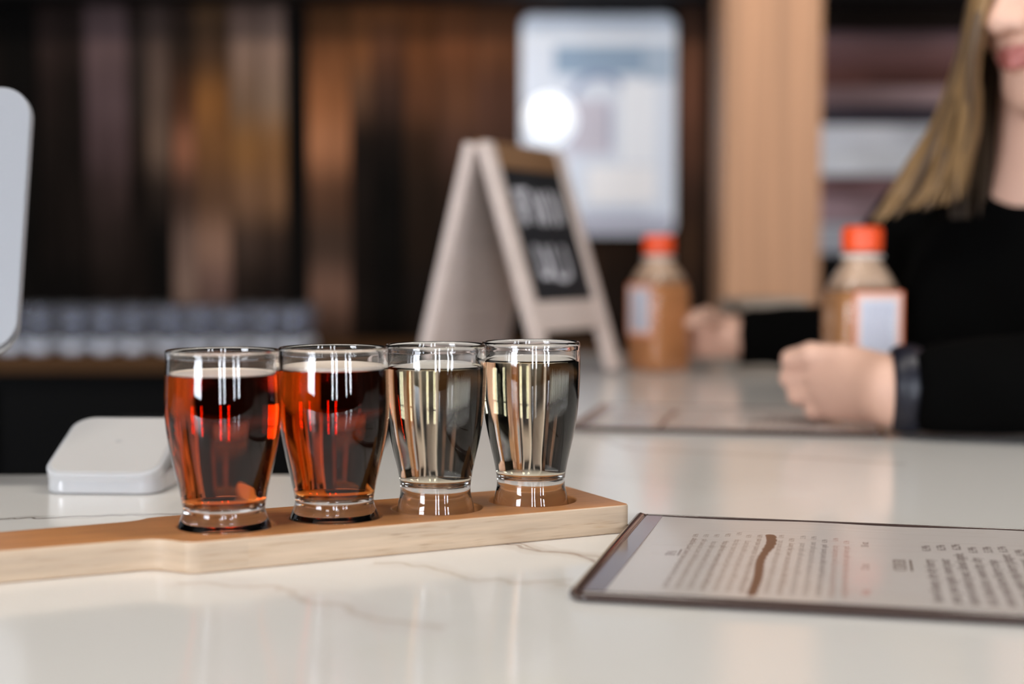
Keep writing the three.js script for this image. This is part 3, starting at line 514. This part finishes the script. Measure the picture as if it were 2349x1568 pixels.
// ------------------------------------------------------------------ the woman behind the counter
const sub = (a, b) => [a[0] - b[0], a[1] - b[1], a[2] - b[2]];
function cone(p, a, b, ra, rb) { const ba = sub(b, a), pa = sub(p, a), l = ba[0] * ba[0] + ba[1] * ba[1] + ba[2] * ba[2], h = Math.max(0, Math.min(1, (pa[0] * ba[0] + pa[1] * ba[1] + pa[2] * ba[2]) / (l || 1))), x = pa[0] - ba[0] * h, y = pa[1] - ba[1] * h, z = pa[2] - ba[2] * h; return Math.sqrt(x * x + y * y + z * z) - lerp(ra, rb, h); }
const ball = (p, c, r) => Math.hypot(p[0] - c[0], p[1] - c[1], p[2] - c[2]) - r;
function egg(p, c, r) { const x = (p[0] - c[0]) / r[0], y = (p[1] - c[1]) / r[1], z = (p[2] - c[2]) / r[2], k = Math.sqrt(x * x + y * y + z * z), q = Math.sqrt((x / r[0]) ** 2 + (y / r[1]) ** 2 + (z / r[2]) ** 2); return q < 1e-6 ? -Math.min(...r) : k * (k - 1) / q; }
const smin = (a, b, k) => { const h = Math.max(k - Math.abs(a - b), 0) / k; return Math.min(a, b) - h * h * k * 0.25; };
const smax = (a, b, k) => -smin(-a, -b, k);
function surface(f, lo, hi, cell, color) {                            // surface nets: one vertex per crossed cell
  const N = [0, 1, 2].map((i) => Math.ceil((hi[i] - lo[i]) / cell) + 1), [nx, ny, nz] = N, F = new Float32Array(nx * ny * nz), at = (i, j, k) => i + nx * (j + ny * k);
  for (let k = 0; k < nz; k++) for (let j = 0; j < ny; j++) for (let i = 0; i < nx; i++) F[at(i, j, k)] = f([lo[0] + i * cell, lo[1] + j * cell, lo[2] + k * cell]);
  const id = new Int32Array(nx * ny * nz).fill(-1), pos = [], idx = [];
  const C = [[0, 0, 0], [1, 0, 0], [0, 1, 0], [1, 1, 0], [0, 0, 1], [1, 0, 1], [0, 1, 1], [1, 1, 1]], E = [[0, 1], [2, 3], [4, 5], [6, 7], [0, 2], [1, 3], [4, 6], [5, 7], [0, 4], [1, 5], [2, 6], [3, 7]];
  for (let k = 0; k < nz - 1; k++) for (let j = 0; j < ny - 1; j++) for (let i = 0; i < nx - 1; i++) {
    const v = C.map((c) => F[at(i + c[0], j + c[1], k + c[2])]); let x = 0, y = 0, z = 0, n = 0;
    for (const [a, b] of E) if ((v[a] < 0) !== (v[b] < 0)) { const t = v[a] / (v[a] - v[b]); x += lerp(C[a][0], C[b][0], t); y += lerp(C[a][1], C[b][1], t); z += lerp(C[a][2], C[b][2], t); n++; }
    if (n) { id[at(i, j, k)] = pos.length / 3; pos.push(lo[0] + (i + x / n) * cell, lo[1] + (j + y / n) * cell, lo[2] + (k + z / n) * cell); }
  }
  const quad = (a, b, c, d, flip) => { if (a < 0 || b < 0 || c < 0 || d < 0) return; flip ? idx.push(a, c, b, a, d, c) : idx.push(a, b, c, a, c, d); };
  for (let k = 1; k < nz - 1; k++) for (let j = 1; j < ny - 1; j++) for (let i = 1; i < nx - 1; i++) {
    const s = F[at(i, j, k)] < 0;
    if (s !== F[at(i + 1, j, k)] < 0) quad(id[at(i, j - 1, k - 1)], id[at(i, j, k - 1)], id[at(i, j, k)], id[at(i, j - 1, k)], !s);
    if (s !== F[at(i, j + 1, k)] < 0) quad(id[at(i - 1, j, k - 1)], id[at(i - 1, j, k)], id[at(i, j, k)], id[at(i, j, k - 1)], !s);
    if (s !== F[at(i, j, k + 1)] < 0) quad(id[at(i - 1, j - 1, k)], id[at(i, j - 1, k)], id[at(i, j, k)], id[at(i - 1, j, k)], !s);
  }
  const g = new THREE.BufferGeometry(); g.setAttribute('position', new THREE.Float32BufferAttribute(pos, 3)); g.setIndex(idx); g.computeVertexNormals();
  if (color) { const c = new Float32Array(pos.length); for (let i = 0; i < pos.length; i += 3) { const q = color([pos[i], pos[i + 1], pos[i + 2]]); c[i] = q[0]; c[i + 1] = q[1]; c[i + 2] = q[2]; } g.setAttribute('color', new THREE.BufferAttribute(c, 3)); }
  return g;
}
{
  const FW = [-0.76, 0, 0.65], LF = [0.65, 0, 0.76];                  // where she faces; her left side
  const HEAD = [0.540, 1.473, -1.418];
  const RS = [0.492, 1.222, -1.70], LS = [0.695, 1.235, -1.385], CH = [0.590, 1.17, -1.555], WA = [0.645, 1.05, -1.65], PE = [0.69, 0.93, -1.735];
  const LE = [0.615, 1.112, -1.19], LW = [0.336, 1.0915, -1.285], RE = [0.53, 1.105, -1.91], RW = [0.312, 1.10, -2.062];
  const LH = [0.745, 0.88, -1.67], RH = [0.635, 0.88, -1.80], LK = [0.735, 0.48, -1.67], RK = [0.63, 0.48, -1.80], LA = [0.75, 0.09, -1.715], RA = [0.65, 0.09, -1.845];
  const along = (a, v, t) => [a[0] + v[0] * t, a[1] + v[1] * t, a[2] + v[2] * t];
  const SKIN = [0.74, 0.45, 0.335], LIP = [0.42, 0.13, 0.11];
  const torso = (p) => {
    let d = cone(p, RS, LS, 0.066, 0.066);
    d = smin(d, cone(p, CH, [0.575, 1.215, -1.53], 0.1, 0.08), 0.06); d = smin(d, cone(p, along(CH, LF, 0.045), along(CH, LF, -0.045), 0.1, 0.1), 0.05);
    d = smin(d, cone(p, CH, WA, 0.104, 0.098), 0.06); d = smin(d, cone(p, along(WA, LF, 0.035), along(WA, LF, -0.035), 0.092, 0.092), 0.05); d = smin(d, cone(p, WA, PE, 0.096, 0.112), 0.06);
    d = smin(d, cone(p, along(PE, LF, 0.05), along(PE, LF, -0.05), 0.115, 0.115), 0.06);
    for (const s of [-1, 1]) d = smin(d, ball(p, along(along([CH[0], 1.155, CH[2]], FW, 0.072), LF, 0.064 * s), 0.053), 0.05);
    return d;
  };
  const arms = (p) => Math.min(smin(cone(p, LS, LE, 0.052, 0.041), cone(p, LE, LW, 0.041, 0.028), 0.03), smin(cone(p, RS, RE, 0.052, 0.041), cone(p, RE, RW, 0.041, 0.028), 0.03));
  const legs = (p) => Math.min(smin(smin(cone(p, LH, LK, 0.088, 0.055), cone(p, LK, LA, 0.054, 0.036), 0.04), cone(p, LA, along([LA[0], 0.035, LA[2]], FW, 0.14), 0.036, 0.028), 0.03), smin(smin(cone(p, RH, RK, 0.088, 0.055), cone(p, RK, RA, 0.054, 0.036), 0.04), cone(p, RA, along([RA[0], 0.035, RA[2]], FW, 0.14), 0.036, 0.028), 0.03));
  const neck = (p) => cone(p, [0.55, 1.26, -1.51], [0.535, 1.40, -1.445], 0.056, 0.05);
  const body = (p) => smin(smin(smin(torso(p), arms(p), 0.05), legs(p), 0.05), neck(p), 0.05);
  // head: own axes, nodding a little forward
  const tilt = 0.16, ct = Math.cos(tilt), st = Math.sin(tilt), FWH = [-0.86, 0, 0.51], LFH = [0.51, 0, 0.86], UPH = [FWH[0] * st, ct, FWH[2] * st], FH = [FWH[0] * ct, -st, FWH[2] * ct];
  const local = (p) => { const q = sub(p, HEAD); return [q[0] * LFH[0] + q[1] * LFH[1] + q[2] * LFH[2], q[0] * UPH[0] + q[1] * UPH[1] + q[2] * UPH[2], q[0] * FH[0] + q[1] * FH[1] + q[2] * FH[2]]; };
  const headf = (p) => {
    const q = local(p); if (Math.hypot(...q) > 0.2) return Math.hypot(...q) - 0.15;
    const a = [Math.abs(q[0]), q[1], q[2]];
    let d = egg(q, [0, 0.03, -0.018], [0.073, 0.088, 0.092]); d = smin(d, egg(q, [0, -0.035, 0.022], [0.057, 0.083, 0.068]), 0.03); d = smin(d, ball(q, [0, -0.1, 0.058], 0.02), 0.03);
    d = smin(d, ball(a, [0.04, -0.02, 0.055], 0.026), 0.03); d = smin(d, cone(a, [0.05, -0.055, 0.0], [0.02, -0.095, 0.05], 0.02, 0.018), 0.025);
    d = smax(d, -ball(a, [0.032, 0.012, 0.098], 0.017), 0.014); d = smin(d, cone(q, [0, 0.012, 0.084], [0, -0.028, 0.105], 0.008, 0.0125), 0.014); d = smin(d, ball(a, [0.0115, -0.031, 0.096], 0.0085), 0.008);
    d = smax(d, -ball(a, [0.0062, -0.0395, 0.103], 0.0036), 0.004);
    d = smin(d, cone(a, [0, -0.0565, 0.0945], [0.022, -0.0605, 0.083], 0.0058, 0.0035), 0.008); d = smin(d, cone(a, [0, -0.0695, 0.092], [0.019, -0.0655, 0.083], 0.0068, 0.0035), 0.008);
    d = smax(d, -cone(a, [0, -0.0628, 0.103], [0.024, -0.0632, 0.09], 0.0032, 0.002), 0.004);
    d = smin(d, ball(a, [0.0315, 0.011, 0.074], 0.0122), 0.003); d = smin(d, egg(a, [0.074, -0.004, -0.006], [0.009, 0.03, 0.018]), 0.008);
    return smin(d, cone(q, [0, -0.06, -0.015], [-0.012, -0.125, -0.012], 0.048, 0.05), 0.03);
  };
  const faceColor = (p) => { const q = local(p), a = Math.abs(q[0]);
    if (q[2] > 0.07 && a < 0.023 && Math.abs(q[1] + 0.063) < 0.011) return LIP; if (ball([a, q[1], q[2]], [0.0315, 0.011, 0.074], 0.0128) < 0.0005 && q[2] > 0.08) return Math.hypot(a - 0.031, q[1] - 0.011) < 0.0055 ? [0.08, 0.05, 0.03] : [0.8, 0.78, 0.75];
    if (q[2] > 0.06 && a > 0.012 && a < 0.05 && Math.abs(q[1] - 0.034 + (a - 0.03) ** 2 * 4) < 0.0038) return [0.2, 0.12, 0.07]; return SKIN; };
  const flat = () => SKIN;
  // hands: chains of finger joints, each finger rooted in the palm
  const hand = (palm, fingers) => (p) => { let d = 1; for (const [a, b, ra, rb] of palm) d = smin(d, cone(p, a, b, ra, rb), 0.014); for (const f of fingers) { let e = 1; for (let i = 0; i < f.length - 1; i++) e = smin(e, cone(p, f[i], f[i + 1], f[i][3], f[i + 1][3]), 0.004); d = smin(d, e, 0.006); } return d; };
  const lk = [[0.2920, 1.1109, -1.3500], [0.2890, 1.0971, -1.3480], [0.2930, 1.0834, -1.3440], [0.3010, 1.0709, -1.3370]];   // knuckles of her left hand, index to little finger
  const leftHand = hand([[LW, lk[0], 0.024, 0.0125], [LW, lk[1], 0.024, 0.0125], [LW, lk[2], 0.024, 0.012], [[0.3390, 1.0804, -1.2860], lk[3], 0.02, 0.0115], [along(LW, [0.06, 0, 0], 1), LW, 0.027, 0.025], [[0.3320, 1.1036, -1.3000], [0.3130, 1.1118, -1.3230], 0.015, 0.013]], [
    [[...lk[0], 0.0105], [0.2670, 1.1118, -1.3800, 0.0098], [0.2790, 1.1032, -1.4020, 0.0088], [0.2990, 1.0997, -1.4020, 0.0078]],
    [[...lk[1], 0.0105], [0.2660, 1.0946, -1.3820, 0.0098], [0.2810, 1.0868, -1.4020, 0.0088], [0.3020, 1.0859, -1.3980, 0.0078]],
    [[...lk[2], 0.0100], [0.2720, 1.0782, -1.3760, 0.0092], [0.2880, 1.0722, -1.3920, 0.0084], [0.3070, 1.0730, -1.3860, 0.0075]],
    [[...lk[3], 0.0092], [0.2850, 1.0653, -1.3620, 0.0083], [0.2990, 1.0632, -1.3760, 0.0075], [0.3140, 1.0644, -1.3700, 0.0068]],
    [[0.3350, 1.1083, -1.3100, 0.014], [0.3030, 1.1173, -1.3310, 0.0118], [0.2790, 1.1191, -1.3500, 0.0105], [0.2630, 1.1139, -1.3680, 0.0090]],
  ]);
  const rk = [[0.264, 1.124, -2.085], [0.263, 1.107, -2.092], [0.264, 1.090, -2.094], [0.266, 1.076, -2.088]];
  const rightHand = hand([[RW, rk[0], 0.022, 0.0115], [RW, rk[1], 0.022, 0.0115], [RW, rk[2], 0.022, 0.011], [[0.312, 1.09, -2.063], rk[3], 0.019, 0.0105], [along(RW, [0.05, 0, 0.012], 1), RW, 0.026, 0.023]], [
    [[...rk[0], 0.0098], [0.251, 1.124, -2.122, 0.0092], [0.226, 1.123, -2.131, 0.0085], [0.203, 1.122, -2.129, 0.0075]],
    [[...rk[1], 0.0098], [0.249, 1.107, -2.128, 0.0092], [0.222, 1.106, -2.133, 0.0085], [0.197, 1.105, -2.129, 0.0075]],
    [[...rk[2], 0.0094], [0.251, 1.090, -2.127, 0.0088], [0.226, 1.089, -2.132, 0.0082], [0.202, 1.088, -2.128, 0.0072]],
    [[...rk[3], 0.0086], [0.255, 1.074, -2.118, 0.0080], [0.234, 1.072, -2.126, 0.0074], [0.214, 1.071, -2.125, 0.0066]],
    [[0.296, 1.118, -2.052, 0.0135], [0.272, 1.130, -2.026, 0.0115], [0.259, 1.128, -2.005, 0.0100], [0.246, 1.122, -1.993, 0.0088]],
  ]);
  const person = thing('person', 'woman with long blond hair in a black top leaning on the white counter', 'person');
  const bodySdf = (p) => Math.max(smin(body(p), p[1] > 1.36 ? 1 : 1, 0.01), p[1] - 1.40);
  const skin = new THREE.MeshPhysicalMaterial({ roughness: 0.5, vertexColors: true });
  const g1 = surface(bodySdf, [0.27, -0.01, -2.14], [0.86, 1.43, -1.09], 0.012, flat), g2 = surface(headf, [0.37, 1.29, -1.59], [0.72, 1.62, -1.25], 0.003, faceColor);
  const g3 = surface(leftHand, [0.22, 1.048, -1.45], [0.44, 1.165, -1.25], 0.0025, flat), g4 = surface(rightHand, [0.17, 1.045, -2.16], [0.39, 1.165, -1.96], 0.0025, flat);
  part('body', mergeGeometries([g1, g2, g3, g4]), skin, person, 'bare skin of face, neck and hands');
  const black = mat([0.0016, 0.0015, 0.0014], 0.95, { specularIntensity: 0.1 });
  const neckline = (p) => Math.min(cone(p, [0.56, 1.40, -1.46], [0.506, 1.315, -1.456], 0.074, 0.054), cone(p, [0.545, 1.42, -1.46], [0.555, 1.315, -1.51], 0.085, 0.068));
  const top = (p) => { let d = smin(torso(p), arms(p), 0.05) - 0.011; d = smin(d, neck(p) - 0.006, 0.04); d = smax(d, -neckline(p), 0.012); d = Math.max(d, -ball(p, along(LW, [-0.062, 0, -0.004], 1), 0.088), -ball(p, along(RW, [-0.06, 0, -0.012], 1), 0.085), 0.90 - p[1]); return d + 0.0025 * Math.sin(p[1] * 90 + p[0] * 60) * Math.sin(p[2] * 50); };
  part('top', surface(top, [0.28, 0.87, -2.16], [0.88, 1.43, -1.09], 0.0105), black, person, 'black long-sleeved top with a scoop neck');
  const trousers = (p) => { let d = smin(legs(p), torso(p), 0.05) - 0.009; return Math.max(d, p[1] - 0.99, 0.07 - p[1]); };
  part('trousers', surface(trousers, [0.48, 0.04, -1.99], [0.88, 1.02, -1.55], 0.012), mat([0.004, 0.004, 0.006], 0.9, { specularIntensity: 0.1 }), person, 'dark trousers');
  for (const A of [LA, RA]) part('shoe', surface((p) => Math.max(smin(cone(p, [A[0], 0.05, A[2]], along([A[0], 0.036, A[2]], FW, 0.15), 0.047, 0.037), cone(p, [A[0], 0.09, A[2]], [A[0], 0.05, A[2]], 0.042, 0.046), 0.03), 0.003 - p[1], p[1] - 0.1), [A[0] - 0.24, -0.01, A[2] - 0.1], [A[0] + 0.1, 0.12, A[2] + 0.2], 0.008), mat([0.02, 0.02, 0.02], 0.5), person, 'dark shoe');
  const wrist = new THREE.TorusGeometry(0.0305, 0.0065, 12, 40).scale(1, 1.08, 2.3).rotateY(Math.PI / 2 - 0.1).translate(0.350, 1.0925, -1.2825);
  part('wristband', wrist, mat([0.005, 0.0055, 0.014], 0.4), person, 'dark navy wristband');
  // hair: a cap on the skull and long locks
  const R = rng(31), hairMat = new THREE.MeshPhysicalMaterial({ roughness: 0.5, vertexColors: true }), locks = [];
  const BLOND = [0.27, 0.155, 0.062], DARK = [0.07, 0.042, 0.022];
  const capf = (p) => { const q = local(p); let d = egg(q, [0, 0.036, -0.022], [0.084, 0.098, 0.103]); d = smax(d, -egg(q, [0, -0.035, 0.09], [0.062, 0.105, 0.082]), 0.01); return Math.max(d, -0.085 - q[1]); };
  locks.push(surface(capf, [0.38, 1.36, -1.60], [0.72, 1.64, -1.26], 0.005, (p) => { const k = 0.55 + 0.6 * noise(p[0] * 160 + p[2] * 120, p[1] * 14, 3); return BLOND.map((c) => c * k); }));
  const lock = (pts, r0, r1, tint) => {
    const n = 18, m = 6, g = new THREE.TubeGeometry(new THREE.CatmullRomCurve3(pts.map((q) => V(...q))), n, 1, m, false), p = g.attributes.position, c = new Float32Array(p.count * 3), curve = g.parameters.path;
    for (let i = 0; i <= n; i++) { const o = curve.getPointAt(i / n), t = i / n, r = lerp(r0, r1, t) * Math.min(1, 0.35 + t * 4) * Math.min(1, (1 - t) * 5 + 0.15); for (let j = 0; j <= m; j++) { const k = i * (m + 1) + j; p.setXYZ(k, o.x + (p.getX(k) - o.x) * r, o.y + (p.getY(k) - o.y) * r, o.z + (p.getZ(k) - o.z) * r); for (let q = 0; q < 3; q++) c[k * 3 + q] = tint[q]; } }
    g.setAttribute('color', new THREE.BufferAttribute(c, 3)); g.deleteAttribute('uv'); g.computeVertexNormals(); locks.push(g);
  };
  const O = [[0.515, 1.57, -1.47], [0.463, 1.475, -1.435], [0.449, 1.385, -1.467], [0.4275, 1.326, -1.495], [0.397, 1.2785, -1.51], [0.375, 1.25, -1.52]], I = [[0.505, 1.568, -1.40], [0.452, 1.49, -1.375], [0.436, 1.41, -1.38], [0.443, 1.349, -1.41], [0.449, 1.300, -1.435], [0.445, 1.272, -1.44]];
  for (let i = 0; i < 90; i++) { const t = R(), lit = 0.6 + 0.7 * R(), dark = R() < 0.22, b = (R() - 0.5) * 0.012; lock(O.map((o, j) => [0, 1, 2].map((c) => lerp(o[c], I[j][c], t) + (R() - 0.5) * 0.008 + (c === 2 ? -b * 2 : b))), 0.0085, 0.0055, dark ? DARK.map((c) => c * 1.8) : BLOND.map((c) => c * lit)); }
  for (let i = 0; i < 40; i++) { const a = (R() - 0.5) * 0.036, b = (R() - 0.5) * 0.05, lit = 0.6 + R(); lock([[0.52, 1.57, -1.47], [0.487, 1.49, -1.475], [0.477, 1.40, -1.485], [0.475, 1.33, -1.50], [0.477, 1.25, -1.51]].map((q, k) => [q[0] + a * (0.3 + k * 0.14), q[1], q[2] + b]), 0.011, 0.007, DARK.map((k) => k * lit * 0.6)); }  // shade inside the hair, painted in as dark locks
  for (let i = 0; i < 120; i++) {                                      // behind the neck and over her left shoulder, darker for the shade there
    const a = lerp(-1.15, 1.75, i / 119) + (R() - 0.5) * 0.05, s = Math.sin(a), c = Math.cos(a), q = (l, u, f) => [HEAD[0] + LFH[0] * l + FWH[0] * f, HEAD[1] + u, HEAD[2] + LFH[2] * l + FWH[2] * f], j = () => (R() - 0.5) * 0.012, lit = 0.3 + 0.4 * R();
    lock([q(s * 0.05, 0.105, -c * 0.05), q(s * 0.09, 0.03, -c * 0.11), q(s * 0.098 + j(), -0.08, -c * 0.125), q(s * 0.11 + j(), -0.17, -c * 0.13 - 0.02), q(s * 0.125 + j(), -0.26, -c * 0.12 - 0.05), q(s * 0.13 + j(), -0.33, -c * 0.11 - 0.06)], 0.01, 0.006, BLOND.map((k) => k * lit));
  }
  part('hair', mergeGeometries(locks.map((g) => { const q = g.index ? g.toNonIndexed() : g; for (const k of Object.keys(q.attributes)) if (!['position', 'normal', 'color'].includes(k)) q.deleteAttribute(k); return q; })), hairMat, person, 'long blond hair');
}

renderer.render(scene, camera);
